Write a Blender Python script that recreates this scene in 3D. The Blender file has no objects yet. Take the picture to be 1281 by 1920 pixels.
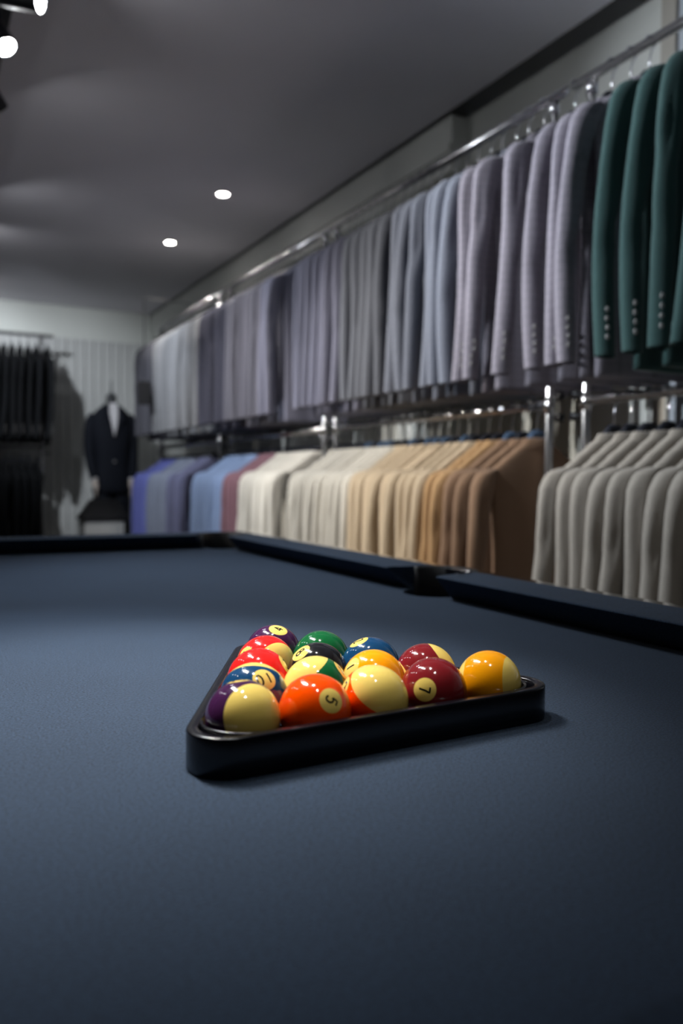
import bpy, bmesh, math, random
from mathutils import Vector, Matrix

scene = bpy.context.scene
C = scene.collection
rnd = random.Random(7)
PI = math.pi

# ------------------------------------------------------------------ camera
CAM = Vector((0.0, 0.0, 1.011))
YAW, PITCH, ROLL = 0.48505, -0.0417, -0.00793
FPX = 1525.7
fw = Vector((math.sin(YAW) * math.cos(PITCH), math.cos(YAW) * math.cos(PITCH), math.sin(PITCH)))
rt = Vector((math.cos(YAW), -math.sin(YAW), 0))
dn = fw.cross(rt)
r2 = math.cos(ROLL) * rt + math.sin(ROLL) * dn
d2 = -math.sin(ROLL) * rt + math.cos(ROLL) * dn
cam_data = bpy.data.cameras.new('camera')
cam = bpy.data.objects.new('camera', cam_data)
C.objects.link(cam)
M = Matrix((r2, -d2, -fw)).transposed().to_4x4()
M.translation = CAM
cam.matrix_world = M
cam_data.sensor_fit = 'VERTICAL'
cam_data.sensor_height = 36.0
cam_data.sensor_width = 24.0
cam_data.lens = FPX / 1920 * 36.0
cam_data.clip_start = 0.02
cam_data.clip_end = 60
cam_data.dof.use_dof = True
cam_data.dof.focus_distance = 0.80
cam_data.dof.aperture_fstop = 3.6
cam_data.dof.aperture_blades = 9
scene.camera = cam

# ------------------------------------------------------------------ world and exposure
world = bpy.data.worlds.new('world')
scene.world = world
world.use_nodes = True
world.node_tree.nodes['Background'].inputs[0].default_value = (0.5, 0.55, 0.7, 1)
world.node_tree.nodes['Background'].inputs[1].default_value = 0.004
vs = scene.view_settings
vs.view_transform = 'Standard'
vs.look = 'None'
vs.gamma = 1
vs.use_curve_mapping = False
vs.exposure = 1.12

# spot lamps of the place: (x, y, z) of the lens, aim, watts, cone degrees, blend, colour, kind
COOL = (0.86, 0.93, 1.0)
NEUT = (1.0, 0.96, 0.9)
WARM = (1.0, 0.88, 0.72)
TRACK_Z = 2.52
HEADS = [
    # position of the pivot, aim point, watts, cone, blend, colour, label
    ((0.02, 1.30, 2.44), (0.17, 0.80, 0.80), 36, 32, 1.0, NEUT, 'track spot over the balls, second track, nearest the rack'),
    ((0.02, 1.55, 2.44), (0.17, 0.79, 0.80), 56, 32, 1.0, NEUT, 'track spot over the balls, second along the short track'),
    ((0.02, 1.80, 2.44), (0.12, 0.88, 0.80), 52, 34, 1.0, COOL, 'track spot over the table, third along the short track'),
    ((0.02, 2.12, 2.44), (0.50, 1.50, 0.80), 38, 54, 1.0, COOL, 'track spot over the table, farthest along the short track'),
    ((0.30, 0.85, 2.44), (0.32, 0.76, 0.80), 14, 32, 1.0, NEUT, 'track spot straight above the triangle rack'),
    ((0.30, 0.25, 2.44), (0.34, 0.70, 0.80), 8, 22, 1.0, NEUT, 'track spot above the near end of the table'),
    ((0.31, 2.66, 2.44), (1.62, 1.75, 2.05), 40, 64, 1.0, COOL, 'lit black track spot at the top left corner of the picture'),
    ((0.265, 2.92, 2.44), (0.95, 1.95, 0.84), 24, 56, 1.0, COOL, 'lit black track spot just below the corner one at the left edge'),
    ((0.275, 3.38, 2.44), (1.60, 4.30, 0.95), 40, 66, 0.9, NEUT, 'black track spot turned away at the left edge of the picture'),
    ((0.30, 4.75, 2.44), (1.65, 5.60, 1.30), 52, 70, 0.9, COOL, 'black track spot aimed at the silver grey and blue jackets'),
    ((0.30, 5.55, 2.44), (1.20, 8.00, 1.50), 62, 62, 0.9, COOL, 'black track spot aimed at the grooved far wall'),
    ((0.20, 6.95, 2.44), (0.45, 8.00, 2.20), 10, 70, 0.9, COOL, 'black track spot washing the wall above the black suits'),
    ((-0.75, 1.95, 2.44), (1.58, 1.55, 1.45), 105, 46, 0.9, COOL, 'black track spot left of the table aimed at the taupe jackets'),
    ((-0.75, 2.60, 2.44), (1.60, 2.40, 1.25), 105, 46, 0.9, NEUT, 'black track spot left of the table aimed at the beige jackets'),
    ((-0.75, 3.35, 2.44), (1.60, 3.05, 1.05), 80, 44, 0.9, NEUT, 'black track spot left of the table aimed at the ivory jackets'),
    ((-0.75, 4.20, 2.44), (1.60, 3.80, 1.35), 75, 50, 0.9, COOL, 'black track spot left of the table aimed at the off-white jackets'),
]
DOWNLIGHTS = [((1.56, 4.417), 16), ((1.564, 5.492), 16)]


# ------------------------------------------------------------------ helpers
def link(name, me, mat=None, parent=None):
    o = bpy.data.objects.new(name, me)
    C.objects.link(o)
    if parent is not None:
        o.parent = parent
    if mat is not None and me is not None:
        if not me.materials:
            me.materials.append(mat)
    return o


def omat(o, mat):
    """material on the object, so that meshes can be shared"""
    if not o.data.materials:
        o.data.materials.append(None)
    o.material_slots[0].link = 'OBJECT'
    o.material_slots[0].material = mat


def tag(o, label=None, cat=None, group=None, kind=None):
    if label: o['label'] = label
    if cat: o['category'] = cat
    if group: o['group'] = group
    if kind: o['kind'] = kind
    return o


def thing(name, label, cat, loc=(0, 0, 0), rz=0.0, group=None):
    o = bpy.data.objects.new(name, None)
    C.objects.link(o)
    o.empty_display_size = 0.05
    o.location = loc
    o.rotation_euler = (0, 0, rz)
    return tag(o, label, cat, group)


def mesh(name, verts, faces, smooth=False):
    me = bpy.data.meshes.new(name)
    me.from_pydata([tuple(v) for v in verts], [], faces)
    me.validate()
    bm = bmesh.new(); bm.from_mesh(me)
    bmesh.ops.recalc_face_normals(bm, faces=bm.faces)
    bm.to_mesh(me); bm.free()
    if smooth:
        for p in me.polygons: p.use_smooth = True
    return me


def merge(name, parts, smooth=False):
    V, F = [], []
    for v, f in parts:
        n = len(V)
        V += list(v); F += [tuple(i + n for i in q) for q in f]
    return mesh(name, V, F, smooth)


def box(x0, x1, y0, y1, z0, z1):
    v = [(x, y, z) for z in (z0, z1) for y in (y0, y1) for x in (x0, x1)]
    f = [(0, 1, 3, 2), (4, 6, 7, 5), (0, 4, 5, 1), (2, 3, 7, 6), (0, 2, 6, 4), (1, 5, 7, 3)]
    return v, f


def box_mesh(name, b, bevel=0.0, seg=2):
    me = mesh(name, *box(*b))
    if bevel:
        bm = bmesh.new(); bm.from_mesh(me)
        bmesh.ops.bevel(bm, geom=bm.edges[:], offset=bevel, segments=seg, affect='EDGES', profile=0.6)
        bm.to_mesh(me); bm.free()
    return me


def loft(rings, cap0=True, cap1=True):
    n = len(rings[0]); V = []; F = []
    for r in rings: V += list(r)
    for k in range(len(rings) - 1):
        for i in range(n):
            j = (i + 1) % n
            F.append((k * n + i, k * n + j, (k + 1) * n + j, (k + 1) * n + i))
    if cap0: F.append(tuple(range(n)))
    if cap1: F.append(tuple((len(rings) - 1) * n + i for i in range(n)))
    return V, F


def tube(path, rad, n=10, cap=True):
    path = [Vector(p) for p in path]
    rings = []
    prev = None
    for k, p in enumerate(path):
        a = path[max(k - 1, 0)]; b = path[min(k + 1, len(path) - 1)]
        t = (b - a).normalized()
        if prev is None:
            ref = Vector((0, 0, 1)) if abs(t.z) < 0.9 else Vector((1, 0, 0))
            e = t.cross(ref).normalized()
        else:
            e = (prev - t * prev.dot(t)).normalized()
        prev = e
        g = t.cross(e)
        r = rad[k] if isinstance(rad, (list, tuple)) else rad
        rings.append([p + r * (math.cos(2 * PI * i / n) * e + math.sin(2 * PI * i / n) * g) for i in range(n)])
    return loft(rings, cap, cap)


def disc_ring(cx, cy, prof, n=32):
    """lathe about vertical axis; prof = [(r,z),...]"""
    rings = [[(cx + r * math.cos(2 * PI * i / n), cy + r * math.sin(2 * PI * i / n), z) for i in range(n)] for r, z in prof]
    return loft(rings, True, True)


# ------------------------------------------------------------------ materials
def new_mat(name):
    m = bpy.data.materials.new(name)
    m.use_nodes = True
    nt = m.node_tree
    return m, nt, nt.nodes['Principled BSDF']


def plain(name, col, rough=0.5, metal=0.0, noise=0.0, nscale=30.0, bump=0.0, coat=0.0, spec=None):
    m, nt, b = new_mat(name)
    b.inputs['Base Color'].default_value = (*col, 1)
    b.inputs['Roughness'].default_value = rough
    b.inputs['Metallic'].default_value = metal
    if coat: b.inputs['Coat Weight'].default_value = coat; b.inputs['Coat Roughness'].default_value = 0.04
    if spec is not None: b.inputs['Specular IOR Level'].default_value = spec
    if noise or bump:
        tc = nt.nodes.new('ShaderNodeTexCoord')
        nz = nt.nodes.new('ShaderNodeTexNoise'); nz.inputs['Scale'].default_value = nscale
        nz.inputs['Detail'].default_value = 4
        nt.links.new(tc.outputs['Object'], nz.inputs['Vector'])
        if noise:
            mx = nt.nodes.new('ShaderNodeMix'); mx.data_type = 'RGBA'
            mx.inputs['A'].default_value = (*[c * (1 - noise) for c in col], 1)
            mx.inputs['B'].default_value = (*[min(1, c * (1 + noise)) for c in col], 1)
            nt.links.new(nz.outputs['Fac'], mx.inputs['Factor'])
            nt.links.new(mx.outputs['Result'], b.inputs['Base Color'])
        if bump:
            bp = nt.nodes.new('ShaderNodeBump'); bp.inputs['Strength'].default_value = bump
            bp.inputs['Distance'].default_value = 0.002
            nt.links.new(nz.outputs['Fac'], bp.inputs['Height'])
            nt.links.new(bp.outputs['Normal'], b.inputs['Normal'])
    return m


def felt(name, col):
    m, nt, b = new_mat(name)
    tc = nt.nodes.new('ShaderNodeTexCoord')
    nz = nt.nodes.new('ShaderNodeTexNoise'); nz.inputs['Scale'].default_value = 480; nz.inputs['Detail'].default_value = 3
    n2 = nt.nodes.new('ShaderNodeTexNoise'); n2.inputs['Scale'].default_value = 9; n2.inputs['Detail'].default_value = 4
    nt.links.new(tc.outputs['Object'], nz.inputs['Vector']); nt.links.new(tc.outputs['Object'], n2.inputs['Vector'])
    mp = nt.nodes.new('ShaderNodeMapping'); mp.inputs['Rotation'].default_value = (0, 0, math.radians(38))
    wv = nt.nodes.new('ShaderNodeTexWave'); wv.inputs['Scale'].default_value = 230; wv.inputs['Distortion'].default_value = 1.5
    wv.inputs['Detail'].default_value = 2; wv.inputs['Detail Scale'].default_value = 3
    nt.links.new(tc.outputs['Object'], mp.inputs['Vector']); nt.links.new(mp.outputs['Vector'], wv.inputs['Vector'])
    av = nt.nodes.new('ShaderNodeMix'); av.data_type = 'FLOAT'; av.inputs['Factor'].default_value = 0.22
    nt.links.new(nz.outputs['Fac'], av.inputs['A']); nt.links.new(wv.outputs['Fac'], av.inputs['B'])
    cr = nt.nodes.new('ShaderNodeValToRGB')
    cr.color_ramp.elements[0].position = 0.36; cr.color_ramp.elements[1].position = 0.64
    cr.color_ramp.elements[0].color = (*[c * 0.38 for c in col], 1)
    cr.color_ramp.elements[1].color = (*[c * 1.7 for c in col], 1)
    nt.links.new(av.outputs['Result'], cr.inputs['Fac'])
    mx = nt.nodes.new('ShaderNodeMix'); mx.data_type = 'RGBA'; mx.blend_type = 'MULTIPLY'; mx.inputs['Factor'].default_value = 1
    c2 = nt.nodes.new('ShaderNodeValToRGB')
    c2.color_ramp.elements[0].color = (0.86, 0.86, 0.86, 1); c2.color_ramp.elements[1].color = (1.1, 1.1, 1.1, 1)
    nt.links.new(n2.outputs['Fac'], c2.inputs['Fac'])
    nt.links.new(cr.outputs['Color'], mx.inputs['A']); nt.links.new(c2.outputs['Color'], mx.inputs['B'])
    nt.links.new(mx.outputs['Result'], b.inputs['Base Color'])
    b.inputs['Roughness'].default_value = 0.95
    b.inputs['Specular IOR Level'].default_value = 0.15
    b.inputs['Sheen Weight'].default_value = 0.12
    b.inputs['Sheen Roughness'].default_value = 0.5
    bp = nt.nodes.new('ShaderNodeBump'); bp.inputs['Strength'].default_value = 0.8; bp.inputs['Distance'].default_value = 0.001
    nt.links.new(nz.outputs['Fac'], bp.inputs['Height']); nt.links.new(bp.outputs['Normal'], b.inputs['Normal'])
    return m


def suiting(name, col, check=0.0, rough=0.85, var=0.14, sheen=0.15):
    """woven wool cloth, optional faint window check"""
    m, nt, b = new_mat(name)
    tc = nt.nodes.new('ShaderNodeTexCoord')
    oi = nt.nodes.new('ShaderNodeObjectInfo')
    nz = nt.nodes.new('ShaderNodeTexNoise'); nz.inputs['Scale'].default_value = 420; nz.inputs['Detail'].default_value = 2
    nt.links.new(tc.outputs['Object'], nz.inputs['Vector'])
    hs = nt.nodes.new('ShaderNodeHueSaturation')
    hs.inputs['Color'].default_value = (*col, 1)
    mr = nt.nodes.new('ShaderNodeMapRange'); mr.inputs['To Min'].default_value = 1 - var; mr.inputs['To Max'].default_value = 1 + var
    nt.links.new(oi.outputs['Random'], mr.inputs['Value']); nt.links.new(mr.outputs['Result'], hs.inputs['Value'])
    mx = nt.nodes.new('ShaderNodeMix'); mx.data_type = 'RGBA'; mx.blend_type = 'MULTIPLY'; mx.inputs['Factor'].default_value = 1
    cr = nt.nodes.new('ShaderNodeValToRGB')
    cr.color_ramp.elements[0].position = 0.3; cr.color_ramp.elements[1].position = 0.7
    cr.color_ramp.elements[0].color = (0.86, 0.86, 0.86, 1); cr.color_ramp.elements[1].color = (1.08, 1.08, 1.08, 1)
    nt.links.new(nz.outputs['Fac'], cr.inputs['Fac'])
    nt.links.new(hs.outputs['Color'], mx.inputs['A']); nt.links.new(cr.outputs['Color'], mx.inputs['B'])
    last = mx.outputs['Result']
    if check:
        for axis, sc_ in (('Z', 0.024), ('Y', 0.022)):
            sep = nt.nodes.new('ShaderNodeSeparateXYZ'); nt.links.new(tc.outputs['Object'], sep.inputs[0])
            dv = nt.nodes.new('ShaderNodeMath'); dv.operation = 'DIVIDE'; dv.inputs[1].default_value = sc_
            nt.links.new(sep.outputs[axis], dv.inputs[0])
            fr = nt.nodes.new('ShaderNodeMath'); fr.operation = 'FRACT'; nt.links.new(dv.outputs[0], fr.inputs[0])
            lt = nt.nodes.new('ShaderNodeMath'); lt.operation = 'LESS_THAN'; lt.inputs[1].default_value = 0.14
            nt.links.new(fr.outputs[0], lt.inputs[0])
            ml = nt.nodes.new('ShaderNodeMath'); ml.operation = 'MULTIPLY'; ml.inputs[1].default_value = check
            nt.links.new(lt.outputs[0], ml.inputs[0])
            m2 = nt.nodes.new('ShaderNodeMix'); m2.data_type = 'RGBA'
            m2.inputs['B'].default_value = (*[c * 0.45 for c in col], 1)
            nt.links.new(ml.outputs[0], m2.inputs['Factor']); nt.links.new(last, m2.inputs['A'])
            last = m2.outputs['Result']
    nt.links.new(last, b.inputs['Base Color'])
    b.inputs['Roughness'].default_value = rough
    b.inputs['Specular IOR Level'].default_value = 0.25
    b.inputs['Sheen Weight'].default_value = sheen
    bp = nt.nodes.new('ShaderNodeBump'); bp.inputs['Strength'].default_value = 0.25; bp.inputs['Distance'].default_value = 0.001
    nt.links.new(nz.outputs['Fac'], bp.inputs['Height']); nt.links.new(bp.outputs['Normal'], b.inputs['Normal'])
    return m


def emit(name, col, strength):
    m, nt, b = new_mat(name)
    b.inputs['Base Color'].default_value = (0.9, 0.9, 0.9, 1)
    b.inputs['Emission Color'].default_value = (*col, 1)
    b.inputs['Emission Strength'].default_value = strength
    return m


MT = dict(
    felt=felt('charcoal_blue_felt', (0.0195, 0.034, 0.060)),
    trim=plain('glossy_black_trim', (0.006, 0.006, 0.008), 0.12, coat=0.6),
    leather=plain('black_pocket_leather', (0.004, 0.004, 0.005), 0.55, bump=0.2, nscale=300),
    tablewood=plain('black_table_wood', (0.008, 0.008, 0.009), 0.35, noise=0.3, nscale=25),
    rack=plain('black_plastic', (0.003, 0.003, 0.005), 0.2, bump=0.06, nscale=700),
    chrome=plain('chrome_tube', (0.60, 0.59, 0.60), 0.26, 1.0, noise=0.05, nscale=60),
    wire=plain('steel_wire', (0.7, 0.7, 0.72), 0.2, 1.0, noise=0.05, nscale=90),
    knob=plain('black_knob', (0.01, 0.01, 0.012), 0.4, noise=0.2),
    hanger=plain('dark_hanger_plastic', (0.016, 0.018, 0.026), 0.38, noise=0.2, nscale=80),
    hanger_blue=plain('blue_hanger_plastic', (0.06, 0.10, 0.17), 0.38, noise=0.15, nscale=80),
    button=plain('horn_button', (0.30, 0.29, 0.29), 0.12, noise=0.3, nscale=200, coat=0.8),
    ceil=plain('grey_ceiling_paint', (0.76, 0.735, 0.79), 0.75, noise=0.04, nscale=3, bump=0.05),
    wall=plain('pale_sage_grey_paint', (0.70, 0.71, 0.67), 0.75, noise=0.04, nscale=4, bump=0.05),
    darkwall=plain('dark_grey_wall_paint', (0.09, 0.09, 0.10), 0.75, noise=0.06, nscale=4),
    panel=plain('white_grooved_panel', (0.56, 0.56, 0.55), 0.6, noise=0.05, nscale=12),
    slot=plain('dark_ceiling_void', (0.10, 0.10, 0.105), 0.9, noise=0.1),
    casing=plain('beige_painted_casing', (0.42, 0.39, 0.34), 0.55, noise=0.06, nscale=15),
    doorp=plain('pale_blue_grey_door', (0.52, 0.56, 0.62), 0.5, noise=0.05, nscale=10),
    floor=plain('dark_floor', (0.13, 0.125, 0.12), 0.4, noise=0.25, nscale=6),
    head=plain('black_lamp_body', (0.008, 0.009, 0.012), 0.45, noise=0.15),
    lens=emit('lit_lamp_lens', (0.95, 0.98, 1.0), 45),
    dlens=emit('lit_downlight_lens', (1.0, 0.98, 0.92), 30),
    white=plain('white_ring', (0.7, 0.7, 0.7), 0.5, noise=0.03),
    sign=plain('black_sign_board', (0.003, 0.003, 0.005), 0.7, noise=0.2),
    shirt=plain('white_shirt_cotton', (0.62, 0.60, 0.62), 0.8, noise=0.05, nscale=80, bump=0.1),
    manskin=plain('pale_mannequin_hand', (0.55, 0.47, 0.42), 0.6, noise=0.05),
    ink=plain('black_print', (0.01, 0.01, 0.01), 0.18, noise=0.1),
)

# ------------------------------------------------------------------ room shell
WX = 2.20       # right wall
FY = 8.00       # far wall
LX = -3.2
BY = -1.8
CZ = 2.60


def struct(name, me, mat, parent=None):
    o = link(name, me, mat, parent)
    if parent is None: o['kind'] = 'structure'
    return o


struct('floor', box_mesh('floor', (LX - .1, WX + .1, BY - .1, FY + .1, -0.1, 0.0)), MT['floor'])
# dropped ceiling board, ends short of the right wall and leaves a shadow gap
struct('ceiling', box_mesh('ceiling', (LX, 2.075, BY, FY, CZ, CZ + 0.06)), MT['ceil'])
struct('trim_3', box_mesh('slab', (LX, WX, BY, FY, 2.78, 2.86)), MT['slot'])
struct('wall_right', box_mesh('wall_right', (WX, WX + .1, BY, FY + .1, 0, 2.80)), MT['wall'])
struct('wall_left', box_mesh('wall_left', (LX - .1, LX, BY, FY + .1, 0, 2.80)), MT['darkwall'])
struct('wall_back', box_mesh('wall_back', (LX - .1, WX + .1, BY - .1, BY, 0, 2.80)), MT['darkwall'])
# lowered box along the far part of the right wall
struct('trim_2', merge('soffit', [box(2.10, WX - .001, 2.98, FY - .001, 2.36, CZ - .002), box(2.085, 2.10, 2.98, FY - .001, 2.44, 2.475)]), MT['wall'])
wf = struct('wall_far', box_mesh('wall_far', (LX - .1, WX + .1, FY + .015, FY + .12, 0, 2.80)), MT['wall'])
pw = 0.083
bd = box_mesh('plank', (-pw / 2 + .003, pw / 2 - .003, -.012, .0149, 0.0, 2.30), 0.004, 1)
bd.materials.append(MT['panel'])
x = WX - pw / 2
while x > -0.75:
    p = bpy.data.objects.new('plank', bd); C.objects.link(p); p.parent = wf; p.location = (x, FY, 0)
    x -= pw
# door casing and door leaf on the right wall behind the rack
struct('trim_1', box_mesh('casing', (WX - .022, WX - .0005, 1.865, 1.925, 0, 2.62), .004), MT['casing'])
dr = struct('door_1', box_mesh('door', (WX - .012, WX - .0005, 1.00, 1.862, 0.01, 2.60), .003), MT['doorp'])
for z0, z1 in ((0.25, 1.15), (1.30, 2.40)):
    link('door_panel', box_mesh('dp', (WX - .020, WX - .011, 1.13, 1.73, z0, z1), .006), MT['doorp'], dr)

# ------------------------------------------------------------------ pool table
TZ = 0.80
NX1, NX0 = 0.800, -0.262          # cushion noses across
NY0, NY1 = 0.180, 2.292           # cushion noses along
RW = 0.104                        # cloth-covered rail width
TW = 0.030                        # glossy outer trim
RH = 0.0425
YC = 0.5 * (NY0 + NY1)
table = thing('pool_table', 'pool table covered in charcoal blue cloth with black pockets', 'table',
              (0.5 * (NX0 + NX1), YC, 0))
T0 = Vector((0.5 * (NX0 + NX1), YC, 0))


def tpart(name, vf, mat, smooth=False, bevel=0):
    v, f = vf
    me = mesh(name, [Vector(p) - T0 for p in v], f, smooth)
    if bevel:
        bm = bmesh.new(); bm.from_mesh(me)
        bmesh.ops.bevel(bm, geom=bm.edges[:], offset=bevel, segments=2, affect='EDGES')
        bm.to_mesh(me); bm.free()
    return link(name, me, mat, table)


UC = 0.046
PR = 0.062
pockets = []
for sx, X in ((-1, NX0), (1, NX1)):
    pockets.append((X + sx * 0.058, YC + 0.012, sx, 0))
    for sy, Y in ((-1, NY0), (1, NY1)):
        pockets.append((X + sx * 0.030, Y + sy * 0.030, sx, sy))


def bed_outline():
    x0, x1, y0, y1 = NX0 - UC, NX1 + UC, NY0 - UC, NY1 + UC
    pts = []
    import itertools
    # walk counter-clockwise with circular bites
    def arc(cx, cy, a0, a1, n=14):
        return [(cx + PR * math.cos(a0 + (a1 - a0) * k / n), cy + PR * math.sin(a0 + (a1 - a0) * k / n)) for k in range(n + 1)]

    def hit(cx, cy, x=None, y=None, sgn=1):
        if x is not None:
            return math.atan2(sgn * math.sqrt(PR ** 2 - (x - cx) ** 2), x - cx)
        return math.atan2(y - cy, sgn * math.sqrt(PR ** 2 - (y - cy) ** 2))
    P = {(p[2], p[3]): p for p in pockets}
    def bite(key, start, end):
        cx, cy = P[key][:2]
        a0, a1 = start(cx, cy), end(cx, cy)
        while a1 > a0: a1 -= 2 * PI          # clockwise, through the inside of the bed
        return arc(cx, cy, a0, a1)
    pts += bite((-1, -1), lambda a, b: hit(a, b, x=x0, sgn=1), lambda a, b: hit(a, b, y=y0, sgn=1))
    pts += bite((1, -1), lambda a, b: hit(a, b, y=y0, sgn=-1), lambda a, b: hit(a, b, x=x1, sgn=1))
    pts += bite((1, 0), lambda a, b: hit(a, b, x=x1, sgn=-1), lambda a, b: hit(a, b, x=x1, sgn=1))
    pts += bite((1, 1), lambda a, b: hit(a, b, x=x1, sgn=-1), lambda a, b: hit(a, b, y=y1, sgn=-1))
    pts += bite((-1, 1), lambda a, b: hit(a, b, y=y1, sgn=1), lambda a, b: hit(a, b, x=x0, sgn=-1))
    pts += bite((-1, 0), lambda a, b: hit(a, b, x=x0, sgn=1), lambda a, b: hit(a, b, x=x0, sgn=-1))
    return pts


bo = bed_outline()
n = len(bo)
tpart('bed', ([(x, y, TZ) for x, y in bo] + [(x, y, TZ - .03) for x, y in bo],
              [tuple(range(n)), tuple(range(n, 2 * n))] + [(i, (i + 1) % n, n + (i + 1) % n, n + i) for i in range(n)]), MT['felt'])

PROF = [(0.0015, .0385), (0.0, .0405), (.0015, .0418), (.008, RH), (.03, RH), (RW - .004, RH), (RW, RH - .003),
        (RW, -.03), (UC + .002, -.03), (UC, -.0005), (.034, .008), (.014, .026)]


def rail(axis, base, sgn, a, b, cut_a, cut_b):
    """axis 'y': runs along Y at X=base, outward sgn*X. cuts: how far the end grows per unit of outward distance"""
    rings = []
    ucut = 0.07
    for t, cut, s in ((a, cut_a, -1), (b, cut_b, 1)):
        r = []
        for u, z in PROF:
            e = t + s * cut * min(u, ucut)
            p = (base + sgn * u, e, TZ + z) if axis == 'y' else (e, base + sgn * u, TZ + z)
            r.append(p)
        rings.append(r)
    # intermediate ring close to each end keeps a soft edge
    return loft(rings)


SG = 0.083   # half mouth of side pockets
CG = 0.075   # corner mouth
ys = YC + .012
for sx, X in ((1, NX1), (-1, NX0)):
    tpart('rail', rail('y', X, sx, NY0 + CG, ys - SG, 0.75, 0.30), MT['felt'])
    tpart('rail', rail('y', X, sx, ys + SG, NY1 - CG, 0.30, 0.75), MT['felt'])
for sy, Y in ((1, NY1), (-1, NY0)):
    tpart('rail', rail('x', Y, sy, NX0 + CG, NX1 - CG, 0.75, 0.75), MT['felt'])
# pocket cups with a rim behind each mouth
for cx, cy, sx, sy in pockets:
    n = 30
    base_a = math.atan2(sy, sx) if sy else (0 if sx > 0 else PI)
    half = PI * 0.52 if not sy else PI * 0.64
    prof = [(PR + .016, RH - .002), (PR + .014, RH), (PR + .001, RH), (PR - .002, RH - .003), (PR - .004, .0), (PR - .006, -.10), (PR + .003, -.10), (PR + .016, -.02)]
    rings = []
    for k in range(n + 1):
        a = base_a - half + 2 * half * k / n
        rings.append([(cx + r * math.cos(a), cy + r * math.sin(a), TZ + z) for r, z in prof])
    pk = tpart('pocket', loft(rings), MT['leather'], True)
    cup = [[(cx + r * math.cos(2 * PI * i / 28), cy + r * math.sin(2 * PI * i / 28), TZ + z) for i in range(28)]
           for r, z in ((PR + .001, -.032), (PR - .003, -.09), (PR - .02, -.125), (.004, -.13))]
    cu = tpart('pocket_cup', loft(cup, False, True), MT['leather'], True)
    cu.parent = pk
# glossy trim around the outside
ox0, ox1, oy0, oy1 = NX0 - RW, NX1 + RW, NY0 - RW, NY1 + RW
TP = [(0.0005, RH - .003), (.002, RH - .0012), (.024, RH - .0012), (TW - .002, RH - .003), (TW, RH - .007), (TW, -.035), (0.0005, -.035)]
rings = []
for (x, y, sx, sy) in ((ox0, oy0, -1, -1), (ox1, oy0, 1, -1), (ox1, oy1, 1, 1), (ox0, oy1, -1, 1)):
    rings.append([(x + sx * u, y + sy * u, TZ + z) for u, z in TP])
V, F = [], []
for r in rings: V += r
m_ = len(TP)
for k in range(4):
    for i in range(m_):
        j = (i + 1) % m_
        F.append((k * m_ + i, k * m_ + j, ((k + 1) % 4) * m_ + j, ((k + 1) % 4) * m_ + i))
tpart('outer_trim', (V, F), MT['trim'])
# apron and legs
for b in ((ox0 - .01, ox1 + .01, oy0 - .01, oy0 + .03, .52, TZ - .036), (ox0 - .01, ox1 + .01, oy1 - .03, oy1 + .01, .52, TZ - .036),
          (ox0 - .01, ox0 + .03, oy0 + .031, oy1 - .031, .52, TZ - .036), (ox1 - .03, ox1 + .01, oy0 + .031, oy1 - .031, .52, TZ - .036)):
    tpart('apron', box(*b), MT['tablewood'], bevel=.005)
tpart('slate', box(ox0 + .04, ox1 - .04, oy0 + .04, oy1 - .04, TZ - .18, TZ - .14), MT['tablewood'])
for sx in (ox0 + .16, ox1 - .16):
    for sy in (oy0 + .30, oy1 - .30):
        rr = [[(sx + q * w, sy + p * w, z) for q, p in ((-1, -1), (1, -1), (1, 1), (-1, 1))] for w, z in ((.055, 0), (.055, .04), (.05, .045), (.085, .52), (.085, TZ - .181))]
        tpart('leg', loft(rr), MT['tablewood'])

# ------------------------------------------------------------------ triangle rack
BR = 0.028575
BALLS = {4: (0.33057, 0.77779), 11: (0.30166, 0.72786), 3: (0.27322, 0.67526), 10: (0.24807, 0.62387), 6: (0.36109, 0.72678),
         8: (0.33213, 0.67548), 14: (0.30538, 0.62441), 5: (0.27679, 0.56688), 2: (0.38986, 0.67678), 1: (0.36394, 0.62575),
         13: (0.33365, 0.5734), 15: (0.42109, 0.62797), 7: (0.39387, 0.57516), 9: (0.45521, 0.57728), 12: (0.21912, 0.57359)}
RTH = math.radians(2.3)
cxr = sum(p[0] for p in BALLS.values()) / 15; cyr = sum(p[1] for p in BALLS.values()) / 15 - .0012
HRK = 0.0297
INR = 0.0680        # distance of the ball-centre triangle sides from the middle
rack = thing('ball_rack', 'black plastic triangle rack around the fifteen pool balls on the cloth', 'ball rack', (cxr, cyr, TZ), RTH)


def tri_loop(d, r, z, n=12):
    """rounded triangle: sides d outside the ball-centre triangle, corner radius r, corner 0 = near left, 1 = near right, 2 = far"""
    out = []
    for k in range(3):
        ang = math.radians(-150 + 120 * k)
        dist = 2 * (INR + d - r)
        cx, cy = dist * math.cos(ang), dist * math.sin(ang)
        for i in range(n + 1):
            a = ang - PI / 3 + 2 * PI / 3 * i / n
            out.append((cx + r * math.cos(a), cy + r * math.sin(a), z))
    return out


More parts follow.
